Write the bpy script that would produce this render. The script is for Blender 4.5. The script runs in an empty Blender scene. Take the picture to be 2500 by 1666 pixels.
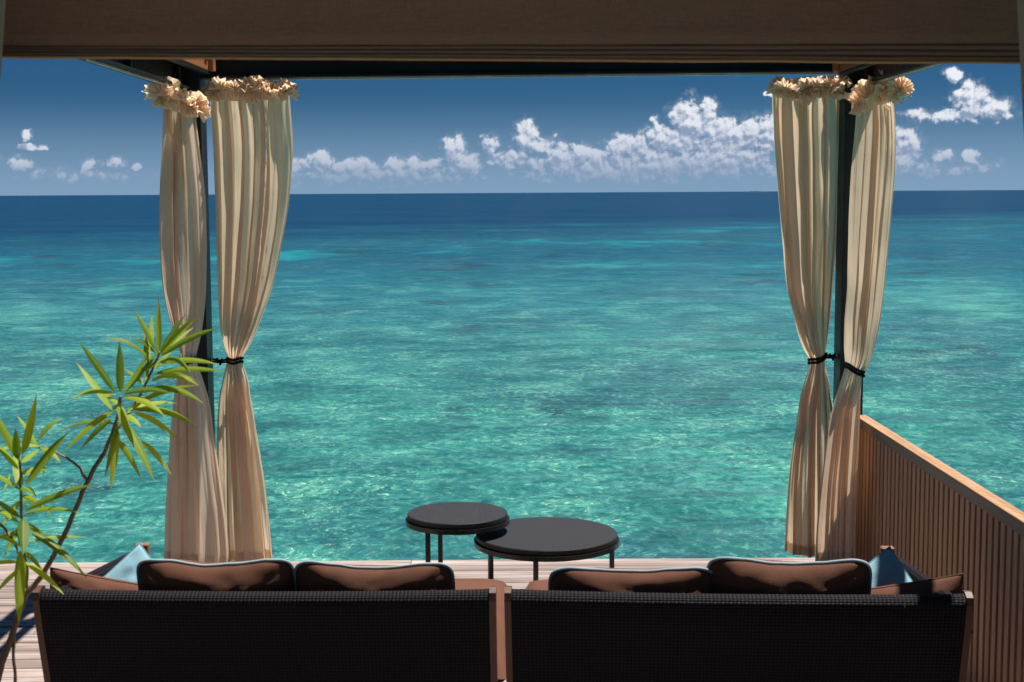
import bpy, bmesh, math, random
from mathutils import Vector, Matrix, noise
R = math.radians
scene = bpy.context.scene
col = scene.collection
random.seed(7)

# ---------------------------------------------------------------- camera
CAM = Vector((0.0, 0.0, 2.0))
YAW, PITCH, ROLL = R(-0.25), R(-5.95), R(-0.32)
cam_rot = Matrix.Rotation(YAW, 3, 'Z') @ Matrix.Rotation(R(90) + PITCH, 3, 'X') @ Matrix.Rotation(ROLL, 3, 'Z')
cd = bpy.data.cameras.new('camera'); cam = bpy.data.objects.new('camera', cd); col.objects.link(cam)
cam.matrix_world = Matrix.Translation(CAM) @ cam_rot.to_4x4()
cd.sensor_width = 36.0; cd.lens = 50.0; cd.clip_start = 0.05; cd.clip_end = 120000
cd.dof.use_dof = True; cd.dof.focus_distance = 12.0; cd.dof.aperture_fstop = 11.0
scene.camera = cam
FPX = 2500 * 50.0 / 36.0

# ---------------------------------------------------------------- sun, exposure
SUN_DIR = Vector((0.275, 0.16, 1.0)).normalized()           # towards the sun
sun_el = math.asin(SUN_DIR.z); sun_az = math.atan2(SUN_DIR.x, SUN_DIR.y)
ld = bpy.data.lights.new('sun', 'SUN'); ld.energy = 4.2; ld.angle = R(0.53); ld.color = (1.0, 0.94, 0.86)
lo = bpy.data.objects.new('sun', ld); col.objects.link(lo)
lo.rotation_euler = SUN_DIR.to_track_quat('Z', 'Y').to_euler(); lo.location = (3, 6, 12)
vs = scene.view_settings
vs.view_transform = 'Standard'; vs.look = 'None'; vs.gamma = 1.0; vs.use_curve_mapping = False
vs.exposure = 1.2
SKY_STRENGTH = 0.05

# ---------------------------------------------------------------- node helper
class G:
    def __init__(s, tree): s.t = tree
    def n(s, typ, **kw):
        nd = s.t.nodes.new(typ)
        for k, v in kw.items(): setattr(nd, k, v)
        return nd
    def put(s, sock, v):
        if isinstance(v, bpy.types.NodeSocket): s.t.links.new(v, sock)
        elif isinstance(v, bpy.types.Node): s.t.links.new(v.outputs[0], sock)
        else: sock.default_value = v
    def m(s, op, a, b=0.0, c=None, clamp=False):
        nd = s.n('ShaderNodeMath', operation=op, use_clamp=clamp)
        s.put(nd.inputs[0], a); s.put(nd.inputs[1], b)
        if c is not None: s.put(nd.inputs[2], c)
        return nd.outputs[0]
    def vm(s, op, a, b=None, scale=None):
        nd = s.n('ShaderNodeVectorMath', operation=op)
        s.put(nd.inputs[0], a)
        if b is not None: s.put(nd.inputs[1], b)
        if scale is not None: s.put(nd.inputs['Scale'], scale)
        return nd.outputs[0]
    def noise(s, vec, scale, detail=3.0, rough=0.5, dist=0.0, typ='FBM', out=0):
        nd = s.n('ShaderNodeTexNoise', noise_dimensions='3D', noise_type=typ)
        if vec is not None: s.put(nd.inputs['Vector'], vec)
        nd.inputs['Scale'].default_value = scale; nd.inputs['Detail'].default_value = detail
        nd.inputs['Roughness'].default_value = rough; nd.inputs['Distortion'].default_value = dist
        return nd.outputs[out]
    def vor(s, vec, scale, feature='F1', detail=0.0, rough=0.5, smooth=None, out='Distance', rnd=1.0):
        nd = s.n('ShaderNodeTexVoronoi', feature=feature)
        s.put(nd.inputs['Vector'], vec)
        nd.inputs['Scale'].default_value = scale; nd.inputs['Detail'].default_value = detail
        nd.inputs['Roughness'].default_value = rough; nd.inputs['Randomness'].default_value = rnd
        if smooth is not None: nd.inputs['Smoothness'].default_value = smooth
        return nd.outputs[out]
    def ss(s, v, a, b, lo=0.0, hi=1.0):
        nd = s.n('ShaderNodeMapRange', interpolation_type='SMOOTHSTEP')
        s.put(nd.inputs[0], v)
        for i, q in zip((1, 2, 3, 4), (a, b, lo, hi)): s.put(nd.inputs[i], q)
        return nd.outputs[0]
    def lin(s, v, a, b, lo=0.0, hi=1.0):
        nd = s.n('ShaderNodeMapRange')
        s.put(nd.inputs[0], v)
        for i, q in zip((1, 2, 3, 4), (a, b, lo, hi)): s.put(nd.inputs[i], q)
        return nd.outputs[0]
    def mix(s, f, a, b, mode='MIX'):
        nd = s.n('ShaderNodeMix', data_type='RGBA', blend_type=mode)
        s.put(nd.inputs['Factor'], f)
        for k, v in (('A', a), ('B', b)):
            sk = [i for i in nd.inputs if i.name == k and i.type == 'RGBA'][0]
            s.put(sk, (*v, 1.0) if isinstance(v, tuple) and len(v) == 3 else v)
        return [o for o in nd.outputs if o.type == 'RGBA'][0]
    def ramp(s, f, stops, interp='LINEAR'):
        nd = s.n('ShaderNodeValToRGB'); cr = nd.color_ramp; cr.interpolation = interp
        while len(cr.elements) < len(stops): cr.elements.new(0.5)
        for e, (p, c) in zip(cr.elements, stops): e.position = p; e.color = (*c, 1.0)
        s.put(nd.inputs[0], f); return nd.outputs[0]
    def bump(s, h, strength, dist, normal=None):
        nd = s.n('ShaderNodeBump'); nd.inputs['Strength'].default_value = strength
        nd.inputs['Distance'].default_value = dist; s.put(nd.inputs['Height'], h)
        if normal is not None: s.put(nd.inputs['Normal'], normal)
        return nd.outputs[0]
    def xyz(s, v):
        nd = s.n('ShaderNodeSeparateXYZ'); s.put(nd.inputs[0], v); return nd.outputs
    def comb(s, x, y, z=0.0):
        nd = s.n('ShaderNodeCombineXYZ')
        for i, q in enumerate((x, y, z)): s.put(nd.inputs[i], q)
        return nd.outputs[0]
    def mapping(s, v, scale=(1, 1, 1), rot=(0, 0, 0), loc=(0, 0, 0)):
        nd = s.n('ShaderNodeMapping'); s.put(nd.inputs[0], v)
        nd.inputs['Location'].default_value = loc; nd.inputs['Rotation'].default_value = rot
        nd.inputs['Scale'].default_value = scale; return nd.outputs[0]

# ---------------------------------------------------------------- world: daylight sky with cumulus over the horizon
world = bpy.data.worlds.new('World'); scene.world = world; world.use_nodes = True
wt = world.node_tree; wt.nodes.clear(); g = G(wt)
# cumulus: node groups of (azimuth deg, elevation deg): the masses, and their billows
def group(name):
    t = bpy.data.node_groups.new(name, 'ShaderNodeTree')
    t.interface.new_socket('P', in_out='INPUT', socket_type='NodeSocketVector')
    t.interface.new_socket('D', in_out='OUTPUT', socket_type='NodeSocketFloat')
    c = G(t); return t, c, c.n('NodeGroupInput').outputs[0], c.n('NodeGroupOutput')
# masses: azimuth, elevation, half width, half height (degrees), weight
BL = [(7.55, 2.75, .85, .85, 1.1), (6.75, 3.0, .36, .55, .8), (7.9, 3.35, .5, .45, .8), (8.7, 2.35, .75, .65, .9), (9.6, 2.2, .8, .75, .9), (10.6, 2.15, .9, .8, .9),
      (6.2, 2.3, .6, .42, .8), (4.7, 1.85, .7, .5, .8), (6.0, 1.55, 1.3, .5, .8), (8.6, 1.3, 2.4, .7, .85), (3.7, 1.3, .7, .4, .7), (5.9, 2.85, .3, .2, .5),
      (.85, 2.35, .5, .55, 1.0), (1.3, 1.95, .85, .42, .9), (-.55, 2.0, .4, .4, .7), (2.2, 1.5, .7, .45, .8), (.5, 1.4, 1.0, .45, .6), (2.6, 1.0, 2.0, .45, .55),
      (-2.0, 1.7, .5, .6, .9), (-1.35, 1.1, .42, .62, .8), (-2.9, 1.2, .5, .32, .6), (-.4, 1.3, .5, .35, .5),
      (-7.3, 1.3, .55, .42, .85), (-8.3, 1.0, .9, .42, .8), (-5.9, 1.05, .6, .42, .8), (-4.4, 1.0, .6, .5, .8), (-3.6, 1.0, .35, .6, .75), (-6.5, .7, 2.6, .35, .6),
      (-20.2, 1.35, .85, .33, .9), (-18.2, 1.9, .6, .13, .7), (-18.6, 1.25, .45, .32, .7), (-18.3, 2.3, .2, .22, .5), (-16.2, 1.15, .4, .26, .6), (-15.2, 1.2, .5, .28, .6), (-14.5, 1.08, .32, .18, .9),
      (17.6, 2.85, 1.7, .30, .95), (17.9, 3.5, .62, .65, .9), (17.35, 4.3, .36, .3, .9), (18.9, 3.2, .6, .45, .8), (15.6, 1.95, .6, .6, .9), (15.7, 1.25, .8, .45, .75), (17.0, 1.3, .5, .35, .65), (18.0, 1.25, .4, .35, .6),
      (20.6, 2.8, .3, .35, .6), (20.4, 1.3, .4, .3, .5), (10.6, 3.75, .3, .12, .5), (6.0, .95, 7.0, .65, .75), (-5.5, .75, 5.0, .5, .6), (16.5, .8, 3.0, .45, .4), (-16.5, .75, 3.2, .35, .25), (12.5, 1.6, 1.5, .8, .6), (3.1, 1.55, 1.2, .4, .7), (7.0, 1.95, 1.7, .6, .9), (-1.7, 1.35, .8, .5, .7)]
mass_t, c, P, go = group('cloud_masses')
warp = c.vm('SCALE', c.vm('SUBTRACT', c.noise(P, 1.6, 2, 0.5, out=1), (0.5, 0.5, 0.5)), scale=0.5)
px, py, pz = c.xyz(c.vm('ADD', P, warp))
acc = None
for (bx, by, rx, ry, w) in BL:
    dx = c.m('MULTIPLY_ADD', px, 1 / rx, -bx / rx); dy = c.m('MULTIPLY_ADD', py, 1 / ry, -by / ry)
    e = c.m('SUBTRACT', w, c.m('MULTIPLY_ADD', dx, dx, c.m('MULTIPLY', dy, dy)))
    acc = e if acc is None else c.m('SMOOTH_MAX', acc, e, 0.3)
# fair weather cumulus carries on round the rest of the horizon
far = c.ss(c.m('ABSOLUTE', px), 21.5, 26.0)
gen = c.m('MULTIPLY', c.m('SUBTRACT', c.noise(c.mapping(P, (0.22, 0.5, 1)), 1.0, 2), 0.47), 7.0)
gen = c.m('SUBTRACT', gen, c.m('POWER', c.m('ABSOLUTE', c.m('MULTIPLY', c.m('SUBTRACT', py, 2.0), 0.62)), 2.0))
gen = c.m('ADD', gen, c.m('MULTIPLY', c.m('SUBTRACT', far, 1.0), 6.0))
c.put(go.inputs[0], c.m('MAXIMUM', c.m('MAXIMUM', acc, gen), -2.0))
bil_t, c, P, go = group('cloud_billows')
PW = c.vm('ADD', P, c.vm('SCALE', c.vm('SUBTRACT', c.noise(P, 2.5, 2, 0.5, out=1), (0.5, 0.5, 0.5)), scale=0.35))
bil = c.m('SUBTRACT', 0.5, c.vor(PW, 2.0, 'SMOOTH_F1', detail=2.0, rough=0.6, smooth=0.2))
fb = c.m('SUBTRACT', c.noise(P, 1.6, 6, 0.52), 0.5)
c.put(go.inputs[0], c.m('ADD', c.m('MULTIPLY', bil, 1.1), c.m('MULTIPLY', fb, 2.0)))
# main tree
dirv = g.n('ShaderNodeTexCoord').outputs['Generated']
dx, dy, dz = g.xyz(dirv)
az = g.m('MULTIPLY', g.m('ARCTAN2', dx, dy), 180 / math.pi)
el = g.m('MULTIPLY', g.m('ARCSINE', dz), 180 / math.pi)
P0 = g.comb(az, el, 0.0)
def use(t, off):
    nd = g.n('ShaderNodeGroup'); nd.node_tree = t
    g.put(nd.inputs[0], g.vm('ADD', P0, off)); return nd.outputs[0]
A0 = use(mass_t, (0, 0, 0)); A1 = use(mass_t, (0.16, 0.42, 0)); N0 = use(bil_t, (0, 0, 0)); N1 = use(bil_t, (0.07, 0.17, 0))
D0 = g.m('ADD', A0, N0)
alpha = g.m('ADD', g.m('MULTIPLY', g.ss(D0, -0.80, -0.10), 0.82), g.m('MULTIPLY', g.ss(D0, -1.6, 0.0), 0.18))
lit = g.m('ADD', g.m('MULTIPLY', g.m('SUBTRACT', N0, N1), 1.0), g.m('MULTIPLY', g.m('SUBTRACT', A0, A1), 0.45))
lit = g.ss(lit, -0.50, 0.70)
lit = g.m('MULTIPLY', lit, g.ss(el, 0.2, 2.4, 0.45, 1.0))
# sky: physically based, looked up steeper than the true direction so the low sky is the deep blue of the photograph
sky = g.n('ShaderNodeTexSky', sky_type='NISHITA'); sky.sun_disc = False
sky.sun_elevation = sun_el; sky.sun_rotation = sun_az; sky.altitude = 200; sky.air_density = 1.0; sky.dust_density = 0.25; sky.ozone_density = 3.0
up = g.m('ADD', g.m('MULTIPLY', g.m('MAXIMUM', dz, 0.0), 2.6), 0.13)
g.put(sky.inputs['Vector'], g.vm('NORMALIZE', g.comb(dx, dy, up)))
hs = g.n('ShaderNodeHueSaturation'); hs.inputs['Saturation'].default_value = 1.36; hs.inputs['Value'].default_value = 0.42
g.put(hs.inputs['Color'], sky.outputs[0])
skyc = g.mix(1.0, hs.outputs[0], (1.06, 1.10, 1.0), 'MULTIPLY')
hz = g.ss(el, -0.4, 4.2, 1.0, 0.0)
skyc = g.mix(g.m('MULTIPLY', hz, 0.85), skyc, (2.05, 3.25, 4.75))
cloudc = g.mix(lit, (2.3, 3.0, 4.3), (7.4, 7.6, 8.1))
cloudc = g.mix(g.m('MULTIPLY', hz, 0.6), cloudc, (2.2, 3.0, 4.5))
alpha = g.m('MULTIPLY', alpha, g.ss(el, -0.2, 1.5, 0.2, 1.0))
full = g.mix(alpha, skyc, cloudc)
bg = g.n('ShaderNodeBackground'); g.put(bg.inputs[0], full); bg.inputs[1].default_value = SKY_STRENGTH
bg2 = g.n('ShaderNodeBackground'); g.put(bg2.inputs[0], skyc); bg2.inputs[1].default_value = SKY_STRENGTH
band = g.m('MULTIPLY', g.m('LESS_THAN', el, 7.0), g.m('GREATER_THAN', el, -0.5))     # the cumulus all stands below 7 degrees
mxw = g.n('ShaderNodeMixShader'); g.put(mxw.inputs[0], band); g.put(mxw.inputs[1], bg2.outputs[0]); g.put(mxw.inputs[2], bg.outputs[0])
wo = g.n('ShaderNodeOutputWorld'); g.put(wo.inputs[0], mxw.outputs[0])
world.cycles.sampling_method = 'MANUAL'; world.cycles.sample_map_resolution = 256

# ---------------------------------------------------------------- geometry helpers
def ray(px, py):
    return cam_rot @ Vector(((px - 1250.0) / FPX, (833.0 - py) / FPX, -1.0))
def at(px, py, Y):
    d = ray(px, py); return CAM + d * ((Y - CAM.y) / d.y)
def atz(px, py, z):
    d = ray(px, py); return CAM + d * ((z - CAM.z) / d.z)
def atx(px, py, x):
    d = ray(px, py); return CAM + d * ((x - CAM.x) / d.x)
def tag(o, label=None, cat=None, group=None, kind=None):
    if label: o['label'] = label
    if cat: o['category'] = cat
    if group: o['group'] = group
    if kind: o['kind'] = kind
    return o
def empty(name, loc=(0, 0, 0), rz=0.0):
    o = bpy.data.objects.new(name, None); col.objects.link(o); o.empty_display_size = 0.1
    o.location = loc; o.rotation_euler = (0, 0, rz); return o
def link(name, me, mat=None, parent=None, loc=None, rot=None, smooth=False):
    o = bpy.data.objects.new(name, me); col.objects.link(o)
    if mat and not me.materials: me.materials.append(mat)
    if parent: o.parent = parent
    if loc is not None: o.location = loc
    if rot is not None: o.rotation_euler = rot
    if smooth:
        for p in me.polygons: p.use_smooth = True
    return o
class MB:
    def __init__(s): s.v = []; s.f = []
    def quads(s, vs, fs):
        b = len(s.v); s.v += [tuple(q) for q in vs]; s.f += [tuple(i + b for i in f) for f in fs]; return s
    def box(s, x0, x1, y0, y1, z0, z1, ch=0.0):
        if ch <= 0:
            vs = [(x, y, z) for z in (z0, z1) for y in (y0, y1) for x in (x0, x1)]
            return s.quads(vs, [(0, 2, 3, 1), (4, 5, 7, 6), (0, 1, 5, 4), (2, 6, 7, 3), (0, 4, 6, 2), (1, 3, 7, 5)])
        bm = bmesh.new(); bmesh.ops.create_cube(bm, size=1.0)
        for v in bm.verts: v.co = Vector(((x0 + x1) / 2 + v.co.x * (x1 - x0), (y0 + y1) / 2 + v.co.y * (y1 - y0), (z0 + z1) / 2 + v.co.z * (z1 - z0)))
        bmesh.ops.bevel(bm, geom=bm.edges[:], offset=ch, segments=1, affect='EDGES')
        bm.verts.index_update()
        s.quads([v.co[:] for v in bm.verts], [[v.index for v in f.verts] for f in bm.faces]); bm.free(); return s
    def grid(s, pts, closed=False):
        nr, nc = len(pts), len(pts[0]); fs = []
        for i in range(nr - 1):
            for j in range(nc if closed else nc - 1):
                k = (j + 1) % nc; fs.append((i * nc + j, i * nc + k, (i + 1) * nc + k, (i + 1) * nc + j))
        return s.quads([p for r in pts for p in r], fs)
    def tube(s, path, rad, n=8, cap=True):
        path = [Vector(p) for p in path]; m = len(path); rs = rad if isinstance(rad, (list, tuple)) else [rad] * m
        T = (path[1] - path[0]).normalized(); ref = Vector((0, 0, 1)) if abs(T.z) < .9 else Vector((1, 0, 0))
        U = T.cross(ref).normalized(); rings = []
        for i, p in enumerate(path):
            T = (path[min(i + 1, m - 1)] - path[max(i - 1, 0)]).normalized()
            U = (U - T * U.dot(T)).normalized(); V = T.cross(U)
            rings.append([p + (U * math.cos(2 * math.pi * k / n) + V * math.sin(2 * math.pi * k / n)) * rs[i] for k in range(n)])
        b = len(s.v); s.grid(rings, True)
        if cap: s.f.append(tuple(b + k for k in range(n))[::-1]); s.f.append(tuple(b + (m - 1) * n + k for k in range(n)))
        return s
    def mesh(s, name):
        me = bpy.data.meshes.new(name); me.from_pydata(s.v, [], s.f); me.update(); return me
    def build(s, name, mat, parent=None, smooth=False, loc=None, rot=None):
        return link(name, s.mesh(name), mat, parent, loc, rot, smooth)
def interp(rows, v):
    """monotone-ish cubic (Catmull-Rom) through rows of (v, a, b, ...)"""
    n = len(rows)
    if v <= rows[0][0]: return rows[0][1:]
    if v >= rows[-1][0]: return rows[-1][1:]
    for i in range(n - 1):
        if rows[i][0] <= v <= rows[i + 1][0]:
            h = rows[i + 1][0] - rows[i][0]; t = (v - rows[i][0]) / h; out = []
            for k in range(1, len(rows[0])):
                p1, p2 = rows[i][k], rows[i + 1][k]
                m1 = (p2 - rows[i - 1][k]) / (rows[i + 1][0] - rows[i - 1][0]) if i > 0 else (p2 - p1) / h
                m2 = (rows[i + 2][k] - p1) / (rows[i + 2][0] - rows[i][0]) if i < n - 2 else (p2 - p1) / h
                t2, t3 = t * t, t * t * t
                out.append((2 * t3 - 3 * t2 + 1) * p1 + (t3 - 2 * t2 + t) * h * m1 + (-2 * t3 + 3 * t2) * p2 + (t3 - t2) * h * m2)
            return out
def nz(x, y=0.0, z=0.0): return noise.noise(Vector((x, y, z)))

# ---------------------------------------------------------------- materials
def newmat(name):
    m = bpy.data.materials.new(name); m.use_nodes = True; m.node_tree.nodes.clear()
    g = G(m.node_tree); out = g.n('ShaderNodeOutputMaterial'); return m, g, out
def principled(g, out, base, rough=0.5, spec=0.5, normal=None, metal=0.0, **kw):
    b = g.n('ShaderNodeBsdfPrincipled')
    g.put(b.inputs['Base Color'], (*base, 1.0) if isinstance(base, tuple) else base)
    g.put(b.inputs['Roughness'], rough); g.put(b.inputs['Specular IOR Level'], spec); g.put(b.inputs['Metallic'], metal)
    if normal is not None: g.put(b.inputs['Normal'], normal)
    for k, v in kw.items(): g.put(b.inputs[k], v)
    g.put(out.inputs[0], b.outputs[0]); return b
def objco(g): return g.n('ShaderNodeTexCoord').outputs['Object']
def objrnd(g): return g.n('ShaderNodeObjectInfo').outputs['Random']

def mat_deck():
    m, g, out = newmat('weathered_deck_wood')
    o = objco(g); r = objrnd(g)
    p = g.vm('ADD', o, g.vm('SCALE', (37.0, 11.0, 5.0), scale=r))
    gr = g.noise(g.mapping(p, (1.6, 38, 20)), 1.0, 5, 0.62, 0.5)
    big = g.noise(g.mapping(p, (0.9, 7, 3)), 1.0, 3)
    base = g.ramp(g.m('ADD', g.m('MULTIPLY', gr, 0.65), g.m('MULTIPLY', big, 0.35)), [(0.30, (0.10, 0.07, 0.06)), (0.46, (0.24, 0.185, 0.165)), (0.60, (0.40, 0.345, 0.32)), (0.80, (0.55, 0.50, 0.475))])
    tint = g.ramp(r, [(0.0, (0.66, 0.63, 0.63)), (0.35, (0.88, 0.87, 0.87)), (0.7, (1.0, 0.99, 0.99)), (1.0, (0.82, 0.76, 0.71))])
    base = g.mix(1.0, base, tint, 'MULTIPLY')
    principled(g, out, base, g.lin(gr, 0.3, 0.8, 0.62, 0.42), 0.45, g.bump(gr, 0.45, 0.004))
    return m
def mat_wood(name, c0, c1, axis, rough=0.5, scale=30.0, marks=False):
    m, g, out = newmat(name); o = objco(g); r = objrnd(g)
    p = g.vm('ADD', o, g.vm('SCALE', (7.0, 13.0, 5.0), scale=r))
    sc = [scale] * 3; sc[axis] = scale * 0.05
    gr = g.noise(g.mapping(p, sc), 1.0, 5, 0.6, 0.6)
    base = g.ramp(gr, [(0.3, c0), (0.7, c1)])
    base = g.mix(1.0, base, g.ramp(r, [(0, (0.82, 0.82, 0.82)), (1, (1.12, 1.12, 1.12))]), 'MULTIPLY')
    nrm = g.bump(gr, 0.3, 0.003)
    if marks:     # dark, slightly sunken oblique dashes along the capping
        x, y, z = g.xyz(o)
        ph = g.m('ADD', g.m('MULTIPLY', y, 11.0), g.m('ADD', g.m('MULTIPLY', x, 26.0), g.m('MULTIPLY', g.noise(p, 9.0, 2), 0.9)))
        tri = g.m('PINGPONG', ph, 0.5)
        d = g.m('MULTIPLY', g.ss(tri, 0.10, 0.02), g.ss(g.m('ABSOLUTE', g.m('ADD', g.m('SUBTRACT', x, 0.023), g.m('MULTIPLY', g.m('SUBTRACT', g.noise(p, 5.0, 1), 0.5), 0.05))), 0.026, 0.012))
        d = g.m('MULTIPLY', d, g.ss(g.noise(o, 7.0, 2), 0.36, 0.46))
        base = g.mix(g.m('MULTIPLY', d, 0.75), base, (0.12, 0.055, 0.025)); nrm = g.bump(g.m('SUBTRACT', g.m('MULTIPLY', gr, 0.15), d), 0.6, 0.004)
    principled(g, out, base, rough, 0.35, nrm); return m
def mat_metal(name, c, rough=0.35, spec=0.5):
    m, g, out = newmat(name); o = objco(g)
    n = g.noise(o, 60.0, 3)
    base = g.mix(g.ss(g.noise(o, 4.0, 4), 0.45, 0.75), c, tuple(min(1, q * 1.6 + 0.004) for q in c))
    principled(g, out, base, g.lin(n, 0.3, 0.7, rough - 0.07, rough + 0.1), spec, g.bump(n, 0.05, 0.002)); return m
def mat_cloth(name, front, trans, tw=0.4, weave=900.0):
    m, g, out = newmat(name); o = objco(g)
    w = g.m('ADD', g.noise(g.mapping(o, (weave, weave, weave * 0.08)), 1.0, 2), g.noise(g.mapping(o, (weave * 0.1, weave * 0.1, weave)), 1.0, 2))
    big = g.noise(o, 3.0, 3)
    base = g.mix(g.ss(big, 0.3, 0.7), front, tuple(q * 0.9 for q in front))
    nrm = g.bump(w, 0.12, 0.0015, g.bump(g.noise(g.mapping(o, (22, 22, 5)), 1.0, 3), 0.35, 0.006))
    d = g.n('ShaderNodeBsdfDiffuse'); g.put(d.inputs[0], base); d.inputs[1].default_value = 0.3; g.put(d.inputs['Normal'], nrm)
    t = g.n('ShaderNodeBsdfTranslucent'); t.inputs[0].default_value = (*trans, 1); g.put(t.inputs['Normal'], nrm)
    mx = g.n('ShaderNodeMixShader'); mx.inputs[0].default_value = tw
    g.put(mx.inputs[1], d.outputs[0]); g.put(mx.inputs[2], t.outputs[0]); g.put(out.inputs[0], mx.outputs[0]); return m
def mat_fabric(name, c, scale=420.0, sheen=0.3, rough=0.85, var=0.85):
    m, g, out = newmat(name); o = objco(g)
    x, y, z = g.xyz(o)
    wv = g.m('MULTIPLY', g.m('SINE', g.m('MULTIPLY', g.m('ADD', x, y), scale)), g.m('SINE', g.m('MULTIPLY', g.m('ADD', z, g.m('MULTIPLY', y, 0.4)), scale)))
    n = g.noise(o, 7.0, 4)
    base = g.mix(g.ss(n, 0.3, 0.7), c, tuple(q * var for q in c))
    base = g.mix(g.m('MULTIPLY', g.ss(wv, -0.3, -0.9), 0.3), base, tuple(q * 0.45 for q in c))
    nrm = g.bump(wv, 0.25, 0.0015, g.bump(g.noise(o, 13.0, 3), 0.2, 0.008))
    principled(g, out, base, rough, 0.25, nrm, **{'Sheen Weight': sheen, 'Sheen Roughness': 0.5}); return m
def mat_wicker():
    m, g, out = newmat('dark_woven_wicker'); o = objco(g)
    x, y, z = g.xyz(o)
    u = g.m('ADD', g.m('MULTIPLY', x, 83.0), 0.0); v = g.m('MULTIPLY', g.m('ADD', z, g.m('MULTIPLY', y, 0.55)), 100.0)
    fu = g.m('FRACT', u); fv = g.m('FRACT', v)
    ch = g.m('MODULO', g.m('ADD', g.m('FLOOR', u), g.m('ADD', g.m('FLOOR', v), 400.0)), 2.0)
    pu = g.m('SINE', g.m('MULTIPLY', fu, math.pi)); pv = g.m('SINE', g.m('MULTIPLY', fv, math.pi))
    a = g.m('MULTIPLY', g.m('POWER', pu, 0.5), g.m('MULTIPLY', pv, 0.85)); b = g.m('MULTIPLY', g.m('POWER', pv, 0.5), g.m('MULTIPLY', pu, 0.85))
    h = g.m('ADD', g.m('MULTIPLY', ch, a), g.m('MULTIPLY', g.m('SUBTRACT', 1.0, ch), b))
    n = g.noise(g.mapping(o, (40, 40, 260)), 1.0, 3)
    base = g.mix(g.ss(h, 0.1, 0.7), (0.004, 0.003, 0.004), g.mix(n, (0.009, 0.0074, 0.0105), (0.019, 0.0155, 0.021)))
    principled(g, out, base, 0.62, 0.11, g.bump(g.m('ADD', h, g.m('MULTIPLY', n, 0.2)), 0.7, 0.005)); return m
def mat_blind(name='brown_blind_fabric', c0=(0.265, 0.125, 0.090), c1=(0.375, 0.190, 0.140)):
    m, g, out = newmat(name); o = objco(g)
    wv = g.m('ADD', g.noise(g.mapping(o, (700, 700, 40)), 1.0, 2), g.noise(g.mapping(o, (25, 25, 900)), 1.0, 2))
    base = g.mix(g.ss(wv, 0.7, 1.3), c0, c1)
    nrm = g.bump(wv, 0.2, 0.001, g.bump(g.noise(g.mapping(o, (2.5, 2.5, 6)), 1.0, 2), 0.2, 0.02))
    d = g.n('ShaderNodeBsdfDiffuse'); g.put(d.inputs[0], base); g.put(d.inputs['Normal'], nrm)
    t = g.n('ShaderNodeBsdfTranslucent'); t.inputs[0].default_value = (0.30, 0.09, 0.04, 1)
    mx = g.n('ShaderNodeMixShader'); mx.inputs[0].default_value = 0.12
    g.put(mx.inputs[1], d.outputs[0]); g.put(mx.inputs[2], t.outputs[0]); g.put(out.inputs[0], mx.outputs[0]); return m
def mat_leaf():
    m, g, out = newmat('leaf'); o = g.n('ShaderNodeTexCoord').outputs['UV']; r = objrnd(g)
    x, y, z = g.xyz(o)
    rib = g.ss(g.m('ABSOLUTE', g.m('SUBTRACT', x, 0.5)), 0.075, 0.02)
    base = g.ramp(r, [(0.0, (0.050, 0.125, 0.012)), (0.40, (0.150, 0.265, 0.018)), (1.0, (0.29, 0.38, 0.026))])
    base = g.mix(g.m('MULTIPLY', g.noise(g.mapping(o, (9, 2, 1)), 1.0, 3), 0.5), base, (0.16, 0.22, 0.03))
    base = g.mix(g.m('MULTIPLY', rib, 0.65), base, (0.30, 0.34, 0.08))
    base = g.mix(g.ss(y, 0.93, 1.0, 0.0, 0.5), base, (0.20, 0.12, 0.04))
    vein = g.m('SINE', g.m('MULTIPLY', g.m('ADD', y, g.m('MULTIPLY', g.m('ABSOLUTE', g.m('SUBTRACT', x, 0.5)), -0.5)), 190.0))
    p = g.n('ShaderNodeBsdfPrincipled'); g.put(p.inputs['Base Color'], base); p.inputs['Roughness'].default_value = 0.5; p.inputs['Specular IOR Level'].default_value = 0.3
    g.put(p.inputs['Normal'], g.bump(g.m('ADD', g.m('MULTIPLY', vein, 0.2), rib), 0.25, 0.001))
    t = g.n('ShaderNodeBsdfTranslucent'); g.put(t.inputs[0], g.mix(1.0, base, (2.9, 2.4, 0.9), 'MULTIPLY'))
    mx = g.n('ShaderNodeMixShader'); mx.inputs[0].default_value = 0.42
    g.put(mx.inputs[1], p.outputs[0]); g.put(mx.inputs[2], t.outputs[0]); g.put(out.inputs[0], mx.outputs[0]); return m
def mat_plain(name, c, rough=0.6, spec=0.4, nscale=30.0, amt=0.75, bump=0.15, bd=0.003):
    m, g, out = newmat(name); o = objco(g); n = g.noise(o, nscale, 4)
    principled(g, out, g.mix(n, tuple(q * amt for q in c), tuple(min(1, q * (2 - amt)) for q in c)), rough, spec, g.bump(n, bump, bd)); return m
def mat_stone():
    m, g, out = newmat('black_stone_top'); o = objco(g)
    sp = g.noise(o, 170.0, 3, 0.7); n = g.noise(o, 14.0, 3)
    base = g.mix(g.ss(sp, 0.50, 0.72), (0.011, 0.011, 0.012), (0.060, 0.058, 0.063))
    base = g.mix(g.m('MULTIPLY', n, 0.3), base, (0.020, 0.020, 0.023))
    principled(g, out, base, 0.55, 0.35, g.bump(sp, 0.3, 0.001)); return m
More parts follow.
